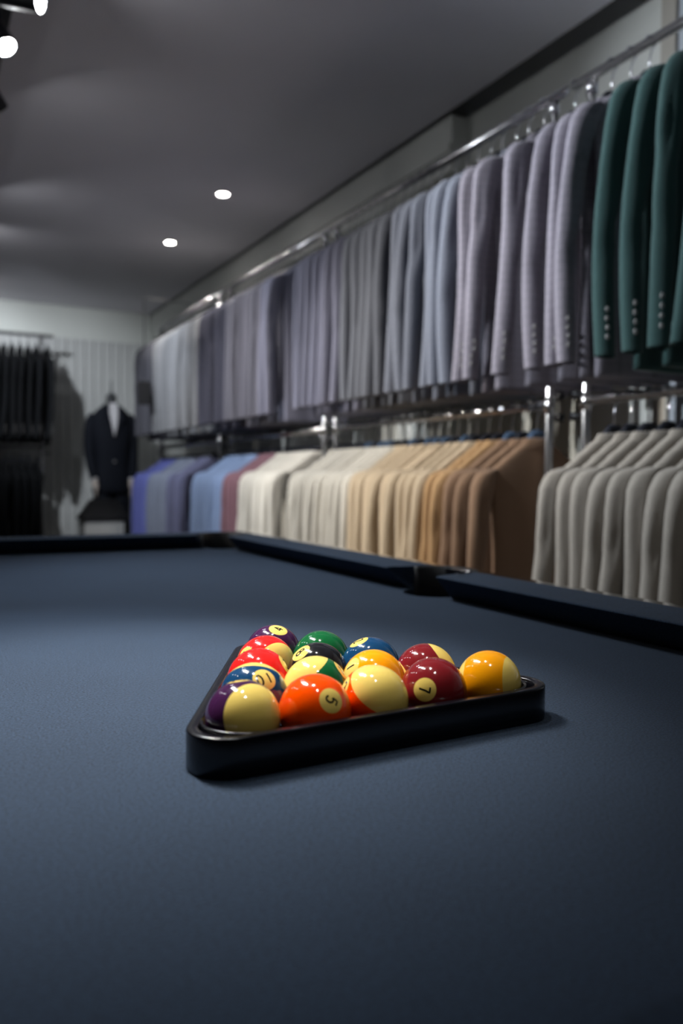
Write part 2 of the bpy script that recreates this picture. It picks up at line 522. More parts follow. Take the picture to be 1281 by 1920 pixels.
oo, oi_ = (.0408, .031), (.0322, .0235)
c_ = .0013
loops = [tri_loop(oo[0] - c_, oo[1] - c_, 0), tri_loop(*oo, c_), tri_loop(*oo, HRK - c_ * 1.2), tri_loop(oo[0] - c_ * .35, oo[1] - c_ * .35, HRK - c_ * .35),
         tri_loop(oo[0] - c_ * 1.2, oo[1] - c_ * 1.2, HRK),
         tri_loop(oi_[0] + c_, oi_[1] + c_, HRK), tri_loop(*oi_, HRK - c_), tri_loop(*oi_, 0)]
V, F = loft(loops, False, False)
n = len(loops[0]); L = len(loops)
F += [((L - 1) * n + i, (L - 1) * n + (i + 1) % n, (i + 1) % n, i) for i in range(n)]
fr = link('frame', mesh('rack_frame', V, F, True), MT['rack'], rack)
for k in range(3):
    ang = math.radians(-150 + 120 * k)
    dist = 2 * (INR + .0005)
    cx, cy = dist * math.cos(ang), dist * math.sin(ang)
    rings = []
    for i in range(17):
        a = ang - math.radians(57) + math.radians(114) * i / 16
        rings.append([(cx + r * math.cos(a), cy + r * math.sin(a), z) for r, z in
                      ((.0303, 0), (.0303, HRK - .0012), (.0310, HRK - .0003), (.0322, HRK - .0003), (.0329, HRK - .0012), (.0329, 0))])
    link('corner_web', mesh('corner_web', *loft(rings), True), MT['rack'], rack)

# ------------------------------------------------------------------ pool balls
CREAM = (0.84, 0.62, 0.15)


def ball_mat(num, col, cosc):
    m, nt, b = new_mat('ball_%d' % num)
    tc = nt.nodes.new('ShaderNodeTexCoord')
    nrm = nt.nodes.new('ShaderNodeVectorMath'); nrm.operation = 'NORMALIZE'
    nt.links.new(tc.outputs['Object'], nrm.inputs[0])
    sep = nt.nodes.new('ShaderNodeSeparateXYZ'); nt.links.new(nrm.outputs[0], sep.inputs[0])

    def over(sock, thr):
        ab = nt.nodes.new('ShaderNodeMath'); ab.operation = 'ABSOLUTE'; nt.links.new(sock, ab.inputs[0])
        mr = nt.nodes.new('ShaderNodeMapRange'); mr.inputs['From Min'].default_value = thr - .004; mr.inputs['From Max'].default_value = thr + .004
        nt.links.new(ab.outputs[0], mr.inputs['Value'])
        return mr.outputs['Result']
    fac = over(sep.outputs['X'], math.cos(math.radians(19.8)))
    if cosc is not None:
        f2 = over(sep.outputs['Z'], cosc)
        mx = nt.nodes.new('ShaderNodeMath'); mx.operation = 'MAXIMUM'
        nt.links.new(fac, mx.inputs[0]); nt.links.new(f2, mx.inputs[1]); fac = mx.outputs[0]
    mix = nt.nodes.new('ShaderNodeMix'); mix.data_type = 'RGBA'
    mix.inputs['A'].default_value = (*col, 1); mix.inputs['B'].default_value = (*CREAM, 1)
    nt.links.new(fac, mix.inputs['Factor']); nt.links.new(mix.outputs['Result'], b.inputs['Base Color'])
    # fine scuffs in the polish
    nz = nt.nodes.new('ShaderNodeTexNoise'); nz.inputs['Scale'].default_value = 260; nz.inputs['Detail'].default_value = 5
    nt.links.new(tc.outputs['Object'], nz.inputs['Vector'])
    mr = nt.nodes.new('ShaderNodeMapRange'); mr.inputs['From Min'].default_value = .35; mr.inputs['From Max'].default_value = .75
    mr.inputs['To Min'].default_value = .06; mr.inputs['To Max'].default_value = .17
    nt.links.new(nz.outputs['Fac'], mr.inputs['Value']); nt.links.new(mr.outputs['Result'], b.inputs['Roughness'])
    b.inputs['Specular IOR Level'].default_value = 0.55
    b.inputs['Coat Weight'].default_value = 0.35; b.inputs['Coat Roughness'].default_value = 0.05
    return m


def arcp(cx, cy, rx, ry, a0, a1, n=14):
    return [(cx + rx * math.cos(math.radians(a0 + (a1 - a0) * i / n)), cy + ry * math.sin(math.radians(a0 + (a1 - a0) * i / n))) for i in range(n + 1)]


GL = {'0': [arcp(0, 0, .26, .5, 0, 360, 26)], '1': [[(0, -.5), (0, .5)]],
      '2': [arcp(0, .24, .25, .26, 165, -35, 12) + [(-.26, -.5), (.28, -.5)]],
      '3': [arcp(0, .25, .23, .25, 150, -80, 12) + arcp(0, -.23, .27, .27, 80, -150, 14)],
      '4': [[(.12, -.5), (.12, .5), (-.28, -.2), (.3, -.2)]],
      '5': [[(.24, .5), (-.18, .5), (-.24, .06)] + arcp(0, -.18, .27, .32, 140, -145, 16)],
      '6': [[(.18, .5), (-.12, .16)] + arcp(0, -.2, .27, .3, 150, -210, 24)],
      '7': [[(-.27, .5), (.27, .5), (.08, .1), (-.06, -.5)]],
      '8': [arcp(0, .24, .2, .23, 0, 360, 20), arcp(0, -.24, .26, .27, 0, 360, 22)],
      '9': [[(-.18, -.5), (.12, -.16)] + arcp(0, .2, .27, .3, -30, 330, 24)]}


def numeral_mesh(num):
    h = .33; w = .055; V = []; F = []
    s = str(num)
    for ci, ch in enumerate(s):
        ox = 0 if len(s) == 1 else (ci - .5) * .30 if s != '11' else (ci - .5) * .2
        for line in GL[ch]:
            # resample
            pts = []
            for k in range(len(line) - 1):
                (ax, ay), (bx, by) = line[k], line[k + 1]
                q = max(1, int(math.hypot(bx - ax, by - ay) / .12))
                pts += [(ax + (bx - ax) * t / q, ay + (by - ay) * t / q) for t in range(q)]
            pts.append(line[-1])
            P2 = [(x * h * .92 + ox, y * h) for x, y in pts]
            b0 = len(V)
            for k, (x, y) in enumerate(P2):
                a = P2[max(k - 1, 0)]; b = P2[min(k + 1, len(P2) - 1)]
                dx, dy = b[0] - a[0], b[1] - a[1]; l = math.hypot(dx, dy) or 1
                nx, ny = -dy / l * w / 2, dx / l * w / 2
                for sx in (1, -1):
                    v = Vector((1, x + sx * nx, y + sx * ny)).normalized()
                    V.append(v * BR * 1.0012)
            for k in range(len(P2) - 1):
                F.append((b0 + 2 * k, b0 + 2 * k + 1, b0 + 2 * k + 3, b0 + 2 * k + 2))
    me = bpy.data.meshes.new('numeral'); me.from_pydata([tuple(v) for v in V], [], F)
    return me


bm = bmesh.new(); bmesh.ops.create_uvsphere(bm, u_segments=64, v_segments=40, radius=BR)
ball_me = bpy.data.meshes.new('pool_ball'); bm.to_mesh(ball_me); bm.free()
for p in ball_me.polygons: p.use_smooth = True

YEL, BLU, RED, PUR = (0.95, 0.36, 0.003), (0.008, 0.05, 0.13), (0.72, 0.018, 0.016), (0.050, 0.012, 0.055)
ORA, GRN, MAR, BLK = (0.96, 0.075, 0.0), (0.006, 0.105, 0.03), (0.19, 0.012, 0.016), (0.010, 0.010, 0.013)
# num: colour, stripe?, pole (u,v,w) or None, band half colat, disc dir (u,v[,sign of w]), numeral up in view (u,v), label
BD = {
    1: (YEL, None, 0, (-.725, .445), (-1, .05), 'solid yellow ball with the number 1 disc facing left'),
    2: (BLU, None, 0, (-.41, .865), (.8, .5), 'solid dark blue ball with its number disc at the upper left'),
    3: (RED, None, 0, (.84, .50), (0, 1), 'solid red ball in the left row behind the 10 ball'),
    4: (PUR, None, 0, (.18, .84), (-.86, .52), 'solid purple ball marked 4 at the far corner of the rack'),
    5: (ORA, None, 0, (.44, .27), (.9, -.35), 'solid orange ball marked 5 in the front row'),
    6: (GRN, None, 0, (-.2, -.9), (0, 1), 'solid green ball behind the black 8 ball'),
    7: (MAR, None, 0, (-.26, .04), (.99, -.12), 'solid maroon ball marked 7 in the front row'),
    8: (BLK, None, 0, (-.57, .68), (.6, .8), 'solid black ball marked 8 in the middle of the rack'),
    9: (YEL, (.97, .0, .24), 52.5, (.1, -.95), (0, 1), 'yellow striped ball at the right corner of the rack'),
    10: (BLU, (.05, .83, -.55), 61, (.29, .49), (.29, -.96), 'dark blue striped ball showing the number 10'),
    11: (RED, (.6, -.2, .77), 59, (-.45, .2), (0, 1), 'red striped ball in front of the purple 4 ball'),
    12: (PUR, (.48, .05, .875), 58, (-.12, .99), (0, 1), 'purple striped ball at the near left corner of the rack'),
    13: (ORA, (.45, .65, .61), 67, (-.92, .31), (0, 1), 'orange striped ball with a large cream cap in the front row'),
    14: (GRN, (-.6, .77, .2), 58, (.93, .35), (0, 1), 'green striped ball between the orange 5 and black 8 balls'),
    15: (MAR, (.85, .5, -.1), 56, (-.2, -.6), (0, 1), 'maroon striped ball behind the maroon 7 ball'),
}
for num, (col, pole, cdeg, disc, up, lab) in BD.items():
    x, y = BALLS[num]
    pos = Vector((x, y, TZ + BR + .0002))
    nv = (CAM - pos).normalized()
    ru = (r2 - nv * r2.dot(nv)).normalized()
    uu = nv.cross(ru)

    def vdir(u, v, w=None):
        if w is None: w = math.sqrt(max(0.0, 1 - u * u - v * v))
        return (ru * u + uu * v + nv * w).normalized()
    d = vdir(*disc)
    if pole is not None:
        pz_ = vdir(*pole)
        d = (d - pz_ * d.dot(pz_)).normalized()
    upw = (ru * up[0] + uu * up[1]); upw = (upw - d * upw.dot(d)).normalized()
    xa = d
    za = pz_ if pole is not None else upw
    ya = za.cross(xa)
    Mx = Matrix((xa, ya, za)).transposed().to_4x4(); Mx.translation = pos
    o = bpy.data.objects.new('pool_ball', ball_me); C.objects.link(o)
    omat(o, ball_mat(num, col, math.cos(math.radians(cdeg)) if pole is not None else None))
    o.matrix_world = Mx
    tag(o, lab, 'pool ball', 'fifteen pool balls in the triangle rack')
    nm = numeral_mesh(num)
    if pole is not None:      # turn the numeral so that its up follows the photo
        loc_up = Mx.to_3x3().inverted() @ upw
        ang = math.atan2(-loc_up.y, loc_up.z)
        nm.transform(Matrix.Rotation(ang, 4, 'X'))
    no = link('numeral', nm, MT['ink'], o)

# ------------------------------------------------------------------ clothes: shared meshes
def sell(cx, cy, rx, ry, z, n, ph=0.0, fold=0.0, k=3, pw_=0.85):
    out = []
    for i in range(n):
        a = 2 * PI * i / n
        c, s = math.cos(a), math.sin(a)
        c = math.copysign(abs(c) ** pw_, c); s = math.copysign(abs(s) ** pw_, s)
        f = 1 + fold * math.sin(k * a + ph)
        out.append((cx + rx * c * f, cy + ry * s * f, z))
    return out


def interp(tab, z):
    for (z0, *a), (z1, *b) in zip(tab, tab[1:]):
        if z <= z0 and z >= z1:
            t = (z0 - z) / (z0 - z1)
            t = t * t * (3 - 2 * t) * .5 + t * .5
            return [p + (q - p) * t for p, q in zip(a, b)]
    return list(tab[-1][1:])


BODY = [(-.098, .058, .015), (-.108, .076, .018), (-.130, .108, .0195), (-.158, .148, .020), (-.185, .184, .0205), (-.208, .202, .0205), (-.235, .204, .020),
        (-.32, .186, .019), (-.45, .178, .0185), (-.60, .174, .0175), (-.75, .176, .018), (-.95, .178, .0185)]


def body_mesh(seed, length):
    r = random.Random(100 + seed)
    n = 30; rings = []
    zs = [-.098, -.102, -.11, -.12, -.135, -.15, -.165, -.18, -.195, -.208, -.222, -.24, -.28, -.34, -.42, -.5, -.58, -.66, -.74, -.81, length + .012, length]
    ph = [r.uniform(0, 6.28) for _ in range(4)]
    kk = r.choice([5, 6, 7])
    for z in zs:
        w, t = interp(BODY, z)
        g = max(0, min(1, (-.25 - z) / .5))
        ring = []
        for i in range(n):
            a = 2 * PI * i / n
            c, s = math.cos(a), math.sin(a)
            xx = w * math.copysign(abs(c) ** .8, c)
            yy = t * math.copysign(abs(s) ** .55, s)
            # long vertical drape
            wv = .004 * g * math.sin(kk * 6 * xx + ph[0]) + .003 * g * math.sin(11 * 6 * xx + ph[1] + 3 * z)
            yy = yy * (1 - .10 * g * (1 + math.sin(17 * xx + ph[2])) * .5) + wv
            zz = z
            if z <= length + .013: zz = z + .008 * math.cos(xx / .21 * 1.5) + .004 * math.sin(9 * xx + ph[3])
            ring.append((xx, yy, zz))
        rings.append(ring)
    me = mesh('jacket_body', *loft(rings), True)
    return me


SLV = [(-.184, -.182, 0, .012, .013), (-.188, -.192, 0, .025, .0185), (-.197, -.205, 0, .035, .0225), (-.212, -.217, 0, .041, .0245), (-.24, -.229, .000, .043, .0250),
       (-.30, -.238, .002, .041, .0240), (-.40, -.244, .006, .038, .0228), (-.53, -.246, .013, .036, .0222), (-.66, -.245, .021, .034, .0215), (-.78, -.242, .030, .032, .0210), (-.865, -.240, .037, .030, .0205)]


def sleeve_mesh(seed, side):
    r = random.Random(300 + seed)
    n = 22; rings = []
    zs = [-.184, -.186, -.19, -.197, -.206, -.219, -.24, -.265, -.29, -.32, -.35, -.38, -.41, -.44, -.47, -.50, -.53, -.56, -.59, -.62, -.655, -.69, -.725, -.76, -.80, -.84, -.86, -.865]
    bend = r.uniform(-.015, .017); sway = r.uniform(-.022, .022)
    ph = [r.uniform(0, 6.28) for _ in range(6)]
    dent = r.uniform(.25, .55); dz = r.uniform(-.38, -.30); dang = r.uniform(-2.3, -1.5)
    creases = [(r.uniform(-.66, -.36), r.uniform(-2.6, -.2), r.uniform(.08, .22), r.uniform(.02, .05), r.uniform(-1.2, 1.2)) for _ in range(5)]
    twist = r.uniform(-.25, .25)
    for z in zs:
        cx, cy, rx, ry = interp(SLV, z)
        g = max(0, min(1, (-.22 - z) / .2))
        t = (-.192 - z) / .673
        cy += bend * math.sin(PI * t) * 1.6 + sway * t * t
        cx += g * (.004 * math.sin(7 * z + ph[0]))
        ring = []
        tw = twist * t
        for i in range(n):
            a = 2 * PI * i / n
            f = 1.0
            # sunken fold below the armhole
            da = (a - (dang % (2 * PI)) + PI) % (2 * PI) - PI
            f -= dent * .75 * math.exp(-(da / .36) ** 2) * math.exp(-((z - dz) / .09) ** 2)
            for zc, ac, dp, wd, sl in creases:
                da = (a - (ac % (2 * PI)) + PI) % (2 * PI) - PI
                f -= dp * math.exp(-(((z - zc) - .03 * sl * da) / wd) ** 2) * math.exp(-(da / 1.1) ** 2)
            f += .035 * g * math.sin(2 * a + ph[1] + 5 * z) + .02 * g * math.sin(3 * a + ph[2] - 9 * z)
            x_, y_ = rx * math.cos(a) * f, ry * math.sin(a) * f
            x2 = x_ * math.cos(tw) - y_ * math.sin(tw); y2 = x_ * math.sin(tw) + y_ * math.cos(tw)
            y2 = max(-.031, min(.031, y2))
            ring.append((side * -1 * (cx + x2) if side > 0 else cx + x2, cy + y2, z))
        rings.append(ring)
    # hollow cuff
    last = rings[-1]
    mx = sum(p[0] for p in last) / n; my = sum(p[1] for p in last) / n
    rings.append([(mx + (p[0] - mx) * .9, my + (p[1] - my) * .9, p[2]) for p in last])
    rings.append([(mx + (p[0] - mx) * .86, my + (p[1] - my) * .86, p[2] + .05) for p in last])
    return mesh('jacket_sleeve', *loft(rings), True)


def collar_mesh():
    rings = []
    n = 22
    for z, w, t in ((-.088, .050, .014), (-.083, .054, .018), (-.086, .059, .021), (-.100, .068, .0235), (-.118, .080, .0255), (-.121, .076, .0235)):
        rings.append([(w * math.cos(2 * PI * i / n), t * math.sin(2 * PI * i / n), z - .012 * max(0, math.sin(2 * PI * i / n))) for i in range(n)])
    return mesh('jacket_collar', *loft(rings, False, False), True)


def lapel_mesh(s):
    """folded lapel on the front (+y) of the jacket"""
    pts = [(.050, -.105), (.085, -.16), (.098, -.25), (.060, -.26), (.070, -.30), (.010, -.47), (.020, -.30)]
    V = [(s * x, .0190, z) for x, z in pts] + [(s * x, .0245, z) for x, z in pts]
    n = len(pts)
    return mesh('jacket_lapel', V, [tuple(range(n)), tuple(range(n, 2 * n))] + [(i, (i + 1) % n, n + (i + 1) % n, n + i) for i in range(n)])


NB, NS = 5, 9
BODIES = [body_mesh(i, -.90) for i in range(NB)]
SLV_A = [sleeve_mesh(i, -1) for i in range(NS)]        # aisle side (-x)
SLV_W = [sleeve_mesh(40 + i, 1) for i in range(4)]     # wall side (+x)
COLLAR = collar_mesh()
LAPELS = [lapel_mesh(-1), lapel_mesh(1)]
DROP = -.022        # length of the hanger stem
for me in BODIES + SLV_A + SLV_W + [COLLAR] + LAPELS:
    me.transform(Matrix.Translation((0, 0, DROP)))
bm = bmesh.new(); bmesh.ops.create_uvsphere(bm, u_segments=12, v_segments=8, radius=.0075); BUTTON = bpy.data.meshes.new('cuff_button')
for v in bm.verts: v.co.y *= .45
bm.to_mesh(BUTTON); bm.free()
for p in BUTTON.polygons: p.use_smooth = True


def sl_buttons(seed):
    """places of the four cuff buttons on the back (-y) of an aisle-side sleeve"""
    me = SLV_A[seed]
    out = []
    for z in (-.772, -.795, -.818, -.841):
        best = min((v.co for v in me.vertices if abs(v.co.z - z) < .02), key=lambda c: abs((c.x + .252)) * 1.0 + (c.y) * 1.2)
        out.append((best.x - .004, best.y - .0015, z))
    return out


BTN = [sl_buttons(i) for i in range(NS)]
# hanger meshes
hk = [(0, 0, -.084), (0, 0, -.045)]
for i in range(15):
    a = math.radians(-70 + 250 * i / 14)
    hk.append((.0185 * math.cos(a), 0, -.0012 + .0185 * math.sin(a)))
HOOK = mesh('hook', *tube([(p[0], p[1], p[2]) for p in hk], .0024, 8), True)


def hanger_bar():
    rings = []
    for x in [-.178, -.174, -.15, -.11, -.075, -.050, -.034, -.018, 0, .018, .034, .050, .075, .11, .15, .174, .178]:
        a = abs(x)
        top = -.056 if a < .026 else -.056 - .064 * min(1, (a - .026) / .036) - max(0, a - .062) * .74
        hgt = .030 if a < .06 else max(.014, .030 - (a - .06) * .12)
        th = .009 if a > .06 else .011
        if a > .176: hgt *= .5
        zc = top - hgt / 2
        rings.append([(x, th * math.cos(2 * PI * i / 10), zc + hgt / 2 * math.sin(2 * PI * i / 10)) for i in range(10)])
    return mesh('shoulder_bar', *loft(rings), True)


HBAR = hanger_bar()
HBAR.transform(Matrix.Translation((0, 0, DROP)))


def hanger(loc, rz, label, group, blue=False):
    t = thing('coat_hanger', label, 'hanger', loc, rz, group)
    o = link('hook', HOOK, MT['wire'], t)
    o = bpy.data.objects.new('shoulder_bar', HBAR); C.objects.link(o); o.parent = t
    omat(o, MT['hanger_blue'] if blue else MT['hanger'])
    return t


def jacket(loc, rz, mat, label, group, buttons=False, cat='jacket'):
    t = thing('suit_jacket', label, cat, loc, rz, group)
    si = rnd.randrange(NS)
    for nme, me in (('body', rnd.choice(BODIES)), ('collar', COLLAR), ('lapel', LAPELS[0]), ('lapel', LAPELS[1])):
        o = bpy.data.objects.new(nme, me); C.objects.link(o); o.parent = t; omat(o, mat)
    s = bpy.data.objects.new('sleeve', SLV_A[si]); C.objects.link(s); s.parent = t; omat(s, mat)
    o = bpy.data.objects.new('sleeve', rnd.choice(SLV_W)); C.objects.link(o); o.parent = t; omat(o, mat)
    if buttons:
        for p in BTN[si]:
            b = bpy.data.objects.new('cuff_button', BUTTON); C.objects.link(b); b.parent = s; b.location = p; omat(b, MT['button'])
    return t


# ------------------------------------------------------------------ garment racks
RX = 1.80
UZ, LZ = 2.21, 1.25
UNITS = [(0.36, 1.84), (2.00, 3.48), (3.60, 4.93), (5.14, 6.56)]
RN = ['nearest to the camera, holding the dark green and taupe jackets', 'behind the brown and beige jackets',
      'behind the ivory and pale blue jackets', 'at the far end below the silver grey jackets']


def garment_rack(origin, rz, a, b, label, group=None, over=.075):
    """rail runs along local Y from a to b"""
    t = thing('garment_rack', label, 'clothes rack', origin, rz, group)
    for y in (a, b):
        p = link('post', mesh('post', *tube([(0, y, 0.02), (0, y, UZ - .0125)], .0135, 14), True), MT['chrome'], t)
        link('foot', mesh('foot', *tube([(-.24, y, .02), (.24, y, .02)], .0135, 12), True), MT['chrome'], t)
        s = -1 if y == a else 1
        for dz in (.022, -.044):
            k = link('clamp_knob', mesh('knob', *tube([(0, y + s * .012, LZ + dz), (0, y + s * .030, LZ + dz), (0, y + s * .034, LZ + dz), (0, y + s * .058, LZ + dz), (0, y + s * .062, LZ + dz)],
                                                      [.006, .006, .013, .014, .009], 12), True), MT['knob'], p)
        link('collar', mesh('clamp', *tube([(0, y, LZ - .028), (0, y, LZ + .024)], .0165, 14), True), MT['chrome'], p)
        link('bracket', mesh('bracket', *tube([(0, y, UZ - .055), (0, y, UZ - .014)], .0175, 14), True), MT['chrome'], p)
    link('upper_rail', mesh('rail', *tube([(0, a - over, UZ), (0, b + over, UZ)], .0145, 16), True), MT['chrome'], t)
    link('lower_rail', mesh('rail', *tube([(0, a, LZ), (0, b, LZ)], .0145, 16), True), MT['chrome'], t)
    return t


for (a, b), nme in zip(UNITS, RN):
    garment_rack((RX, 0, 0), 0, a, b, 'chrome two-rail clothes rack ' + nme, 'chrome racks along the right wall', .058 if b > 3 and b < 4 else .076)

ORD = ['first', 'second', 'third', 'fourth', 'fifth', 'sixth', 'seventh', 'eighth', 'ninth', 'tenth', 'eleventh', 'twelfth', 'thirteenth', 'fourteenth', 'fifteenth', 'sixteenth', 'seventeenth', 'eighteenth', 'nineteenth', 'twentieth']


def run(rail_z, y0, y1, step, mat, adj, where, group, ordinal=None, buttons=False, jit=.007, blue=0.0, posts=True):
    """a run of jackets from the near end to the far end; ordinal = landmark the counting starts from"""
    ys_ = []
    y = y0
    while y < y1 - step * .4:
        yy = y + rnd.uniform(-jit, jit)
        ok = True
        for a, b in UNITS:
            if posts and (abs(yy - a) < .044 or abs(yy - b) < .044): ok = False
        if rail_z < 2:   # lower rails stop at the posts
            if not any(a + .03 < yy < b - .03 for a, b in UNITS): ok = False
        if ok: ys_.append(yy)
        y += step
    for i, yy in enumerate(ys_):
        lab = '%s %s jacket on the %s, counting from %s' % (ORD[i], adj, where, ordinal)
        hl = 'hanger of %s %s jacket on %s from %s' % (ORD[i], adj, where, ordinal)
        rz = rnd.uniform(-.02, .02)
        dx = rnd.uniform(-.006, .006)
        jacket((RX + dx, yy, rail_z), rz, mat, lab, group, buttons)
        hanger((RX, yy, rail_z), rz, hl, 'hangers of ' + group, rnd.random() < blue)
    return ys_


S = {}
S['green'] = suiting('dark_green_wool', (0.033, 0.075, 0.073), var=.1)
S['mauve'] = suiting('mauve_grey_check', (0.245, 0.225, 0.265), check=.30, var=.08)
S['bluegrey'] = suiting('blue_grey_wool', (0.20, 0.215, 0.265), check=.12, var=.10)
S['slate'] = suiting('slate_grey_wool', (0.15, 0.158, 0.185), var=.14)
S['laven'] = suiting('lavender_grey_wool', (0.215, 0.215, 0.285), var=.12)
S['violet'] = suiting('dull_violet_grey_wool', (0.155, 0.15, 0.185), var=.16)
S['navyg'] = suiting('dark_navy_grey_wool', (0.065, 0.065, 0.095), var=.2)
S['silver'] = suiting('silver_grey_wool', (0.25, 0.25, 0.265), var=.2)
S['char'] = suiting('charcoal_wool', (0.085, 0.083, 0.10), var=.3)
S['taupe'] = suiting('taupe_wool', (0.315, 0.285, 0.25), var=.06)
S['brown'] = suiting('brown_wool', (0.225, 0.135, 0.082), var=.08)
S['tan'] = suiting('tan_caramel_wool', (0.43, 0.26, 0.125), var=.06)
S['beige'] = suiting('beige_linen', (0.55, 0.44, 0.31), var=.10)
S['ivory'] = suiting('ivory_linen', (0.60, 0.565, 0.50), var=.08)
S['offw'] = suiting('off_white_linen', (0.68, 0.645, 0.58), var=.05)
S['rose'] = suiting('dusty_rose_wool', (0.25, 0.13, 0.16), var=.05)
S['pblue'] = suiting('pale_blue_cotton', (0.25, 0.345, 0.56), var=.08)
S['indigo'] = suiting('indigo_grey_wool', (0.12, 0.125, 0.215), var=.25)
S['slateb'] = suiting('slate_blue_wool', (0.20, 0.225, 0.30), var=.2)
S['royal'] = suiting('blue_violet_cotton', (0.14, 0.16, 0.46), var=.12)
S['black'] = suiting('black_wool', (0.004, 0.0045, 0.006), var=.3, sheen=0.0)

up, lo = 'upper rail', 'lower rail'
run(UZ, 1.165, 1.58, .080, S['green'], 'dark green', up, 'dark green jackets on the upper rail', 'the right edge', True, jit=.006)
run(UZ, 1.625, 2.16, .0705, S['mauve'], 'mauve grey', up, 'mauve grey jackets on the upper rail', 'the green ones', True, jit=.004)
run(UZ, 2.185, 2.60, .069, S['bluegrey'], 'pale blue grey', up, 'pale blue grey jackets on the upper rail', 'the mauve ones')
run(UZ, 2.615, 2.96, .068, S['slate'], 'slate grey', up, 'slate grey jackets on the upper rail', 'the pale blue grey ones')
run(UZ, 2.98, 3.80, .065, S['laven'], 'lavender grey', up, 'lavender grey jackets on the upper rail', 'the slate ones')
run(UZ, 3.82, 4.32, .065, S['violet'], 'dull violet grey', up, 'violet grey jackets on the upper rail', 'the lavender ones')
run(UZ, 4.34, 4.80, .065, S['navyg'], 'dark navy grey', up, 'navy grey jackets on the upper rail', 'the violet ones')
run(UZ, 4.82, 5.85, .065, S['silver'], 'silver grey', up, 'silver grey jackets on the upper rail', 'the navy ones')
run(UZ, 5.87, 6.36, .065, S['char'], 'charcoal', up, 'charcoal jackets on the upper rail', 'the silver ones')

run(LZ, 1.16, 1.80, .063, S['taupe'], 'taupe', lo, 'taupe jackets on the lower rail', 'the right edge', jit=.003)
run(LZ, 2.055, 2.225, .062, S['brown'], 'brown', lo, 'brown jackets on the lower rail', 'the chrome post', jit=.002, blue=.4)
run(LZ, 2.245, 2.37, .060, S['tan'], 'tan caramel', lo, 'tan jackets on the lower rail', 'the brown ones', jit=.002, blue=.3)
run(LZ, 2.37, 2.89, .058, S['beige'], 'beige', lo, 'beige jackets on the lower rail', 'the tan ones', jit=.003, blue=.5)
run(LZ, 2.90, 3.47, .058, S['ivory'], 'ivory', lo, 'ivory jackets on the lower rail', 'the beige ones', jit=.003, blue=.2)
run(LZ, 3.655, 4.12, .058, S['offw'], 'off-white', lo, 'off-white jackets on the lower rail', 'the ivory ones', jit=.003)
run(LZ, 4.14, 4.38, .058, S['rose'], 'dusty rose', lo, 'dusty rose jackets on the lower rail', 'the off-white ones', jit=.002)
run(LZ, 4.39, 4.93, .058, S['pblue'], 'pale blue', lo, 'pale blue jackets on the lower rail', 'the rose ones')
run(LZ, 5.20, 5.50, .058, S['indigo'], 'dark indigo', lo, 'indigo jackets on the lower rail', 'the pale blue ones')
run(LZ, 5.51, 6.00, .058, S['slateb'], 'slate blue', lo, 'slate blue jackets on the lower rail', 'the indigo ones')
run(LZ, 6.02, 6.46, .058, S['royal'], 'blue violet', lo, 'blue violet jackets on the lower rail', 'the slate blue ones')

# rack of black suits standing before the far wall
FRY = 7.42
FRX = 0.99
fr_rack = garment_rack((FRX, FRY, 0), PI / 2, 0.0, 1.5, 'chrome clothes rack of black suits before the far wall', None, .10)
for zi, (rz_, nm_) in enumerate(((UZ, 'upper rail'), (LZ, 'lower rail'))):
    for i in range(11):
        if zi == 1 and i == 0: continue
        xx = FRX + .045 - i * .09 if i < 2 else FRX - .045 - (i - 1) * .064
        g = 'black jackets on the %s of the far rack' % nm_
        jacket((xx, FRY, rz_), PI / 2 + rnd.uniform(-.03, .03), S['black'], '%s black suit jacket from the right on the %s of the far rack' % (ORD[i - zi], nm_), g, zi == 0 and i < 6)
        hanger((xx, FRY, rz_), PI / 2, 'hanger of the %s black jacket from the right on the far rack, %s' % (ORD[i - zi], nm_), 'hangers of ' + g)

# ------------------------------------------------------------------ suited mannequin by the far wall
mx_, my_ = 1.57, 7.38
man = thing('mannequin', 'headless mannequin in a dark navy suit beside the far end jackets', 'mannequin', (mx_, my_, 0), 0)
man.scale = (.82, .9, 1)
navy = suiting('navy_suit_wool', (0.005, 0.0065, 0.012), var=0, sheen=0.0)


def ell(cx, cy, rx, ry, z, n=28, p=.85):
    return sell(cx, cy, rx, ry, z, n, 0, 0, 3, p)


tors = [(.86, .205, .135), (.90, .205, .14), (1.00, .195, .135), (1.10, .178, .122), (1.20, .180, .125), (1.32, .200, .135), (1.42, .212, .13), (1.50, .208, .112), (1.56, .192, .09),
        (1.60, .150, .075), (1.635, .095, .062), (1.655, .062, .055)]
link('suit_jacket', mesh('mj', *loft([ell(0, 0, w, d, z) for z, w, d in tors]), True), navy, man)
# white shirt front: a wedge lying on the chest
fv = []
for z, hw in ((1.655, .045), (1.60, .052), (1.53, .044), (1.46, .028), (1.39, .008), (1.36, .001)):
    w, d = interp([(-t[0], t[1], t[2]) for t in reversed(tors)][::-1] and sorted([(t[0], t[1], t[2]) for t in tors], reverse=True), z)
    fv.append((z, hw, d))
V = []
for off in (.006, -.02):
    for z, hw, d in fv:
        for s in (-1, 1): V.append((s * hw, -(d * math.sqrt(max(0, 1 - (hw / .2) ** 2)) + off), z))
F = []
m2 = len(fv)
for k in range(m2 - 1):
    F.append((2 * k, 2 * k + 1, 2 * k + 3, 2 * k + 2)); F.append((2 * m2 + 2 * k, 2 * m2 + 2 * k + 2, 2 * m2 + 2 * k + 3, 2 * m2 + 2 * k + 1))
    for s in (0, 1): F.append((2 * k + s, 2 * k + 2 + s, 2 * m2 + 2 * k + 2 + s, 2 * m2 + 2 * k + s))
link('shirt_front', mesh('sf', V, F), MT['shirt'], man)
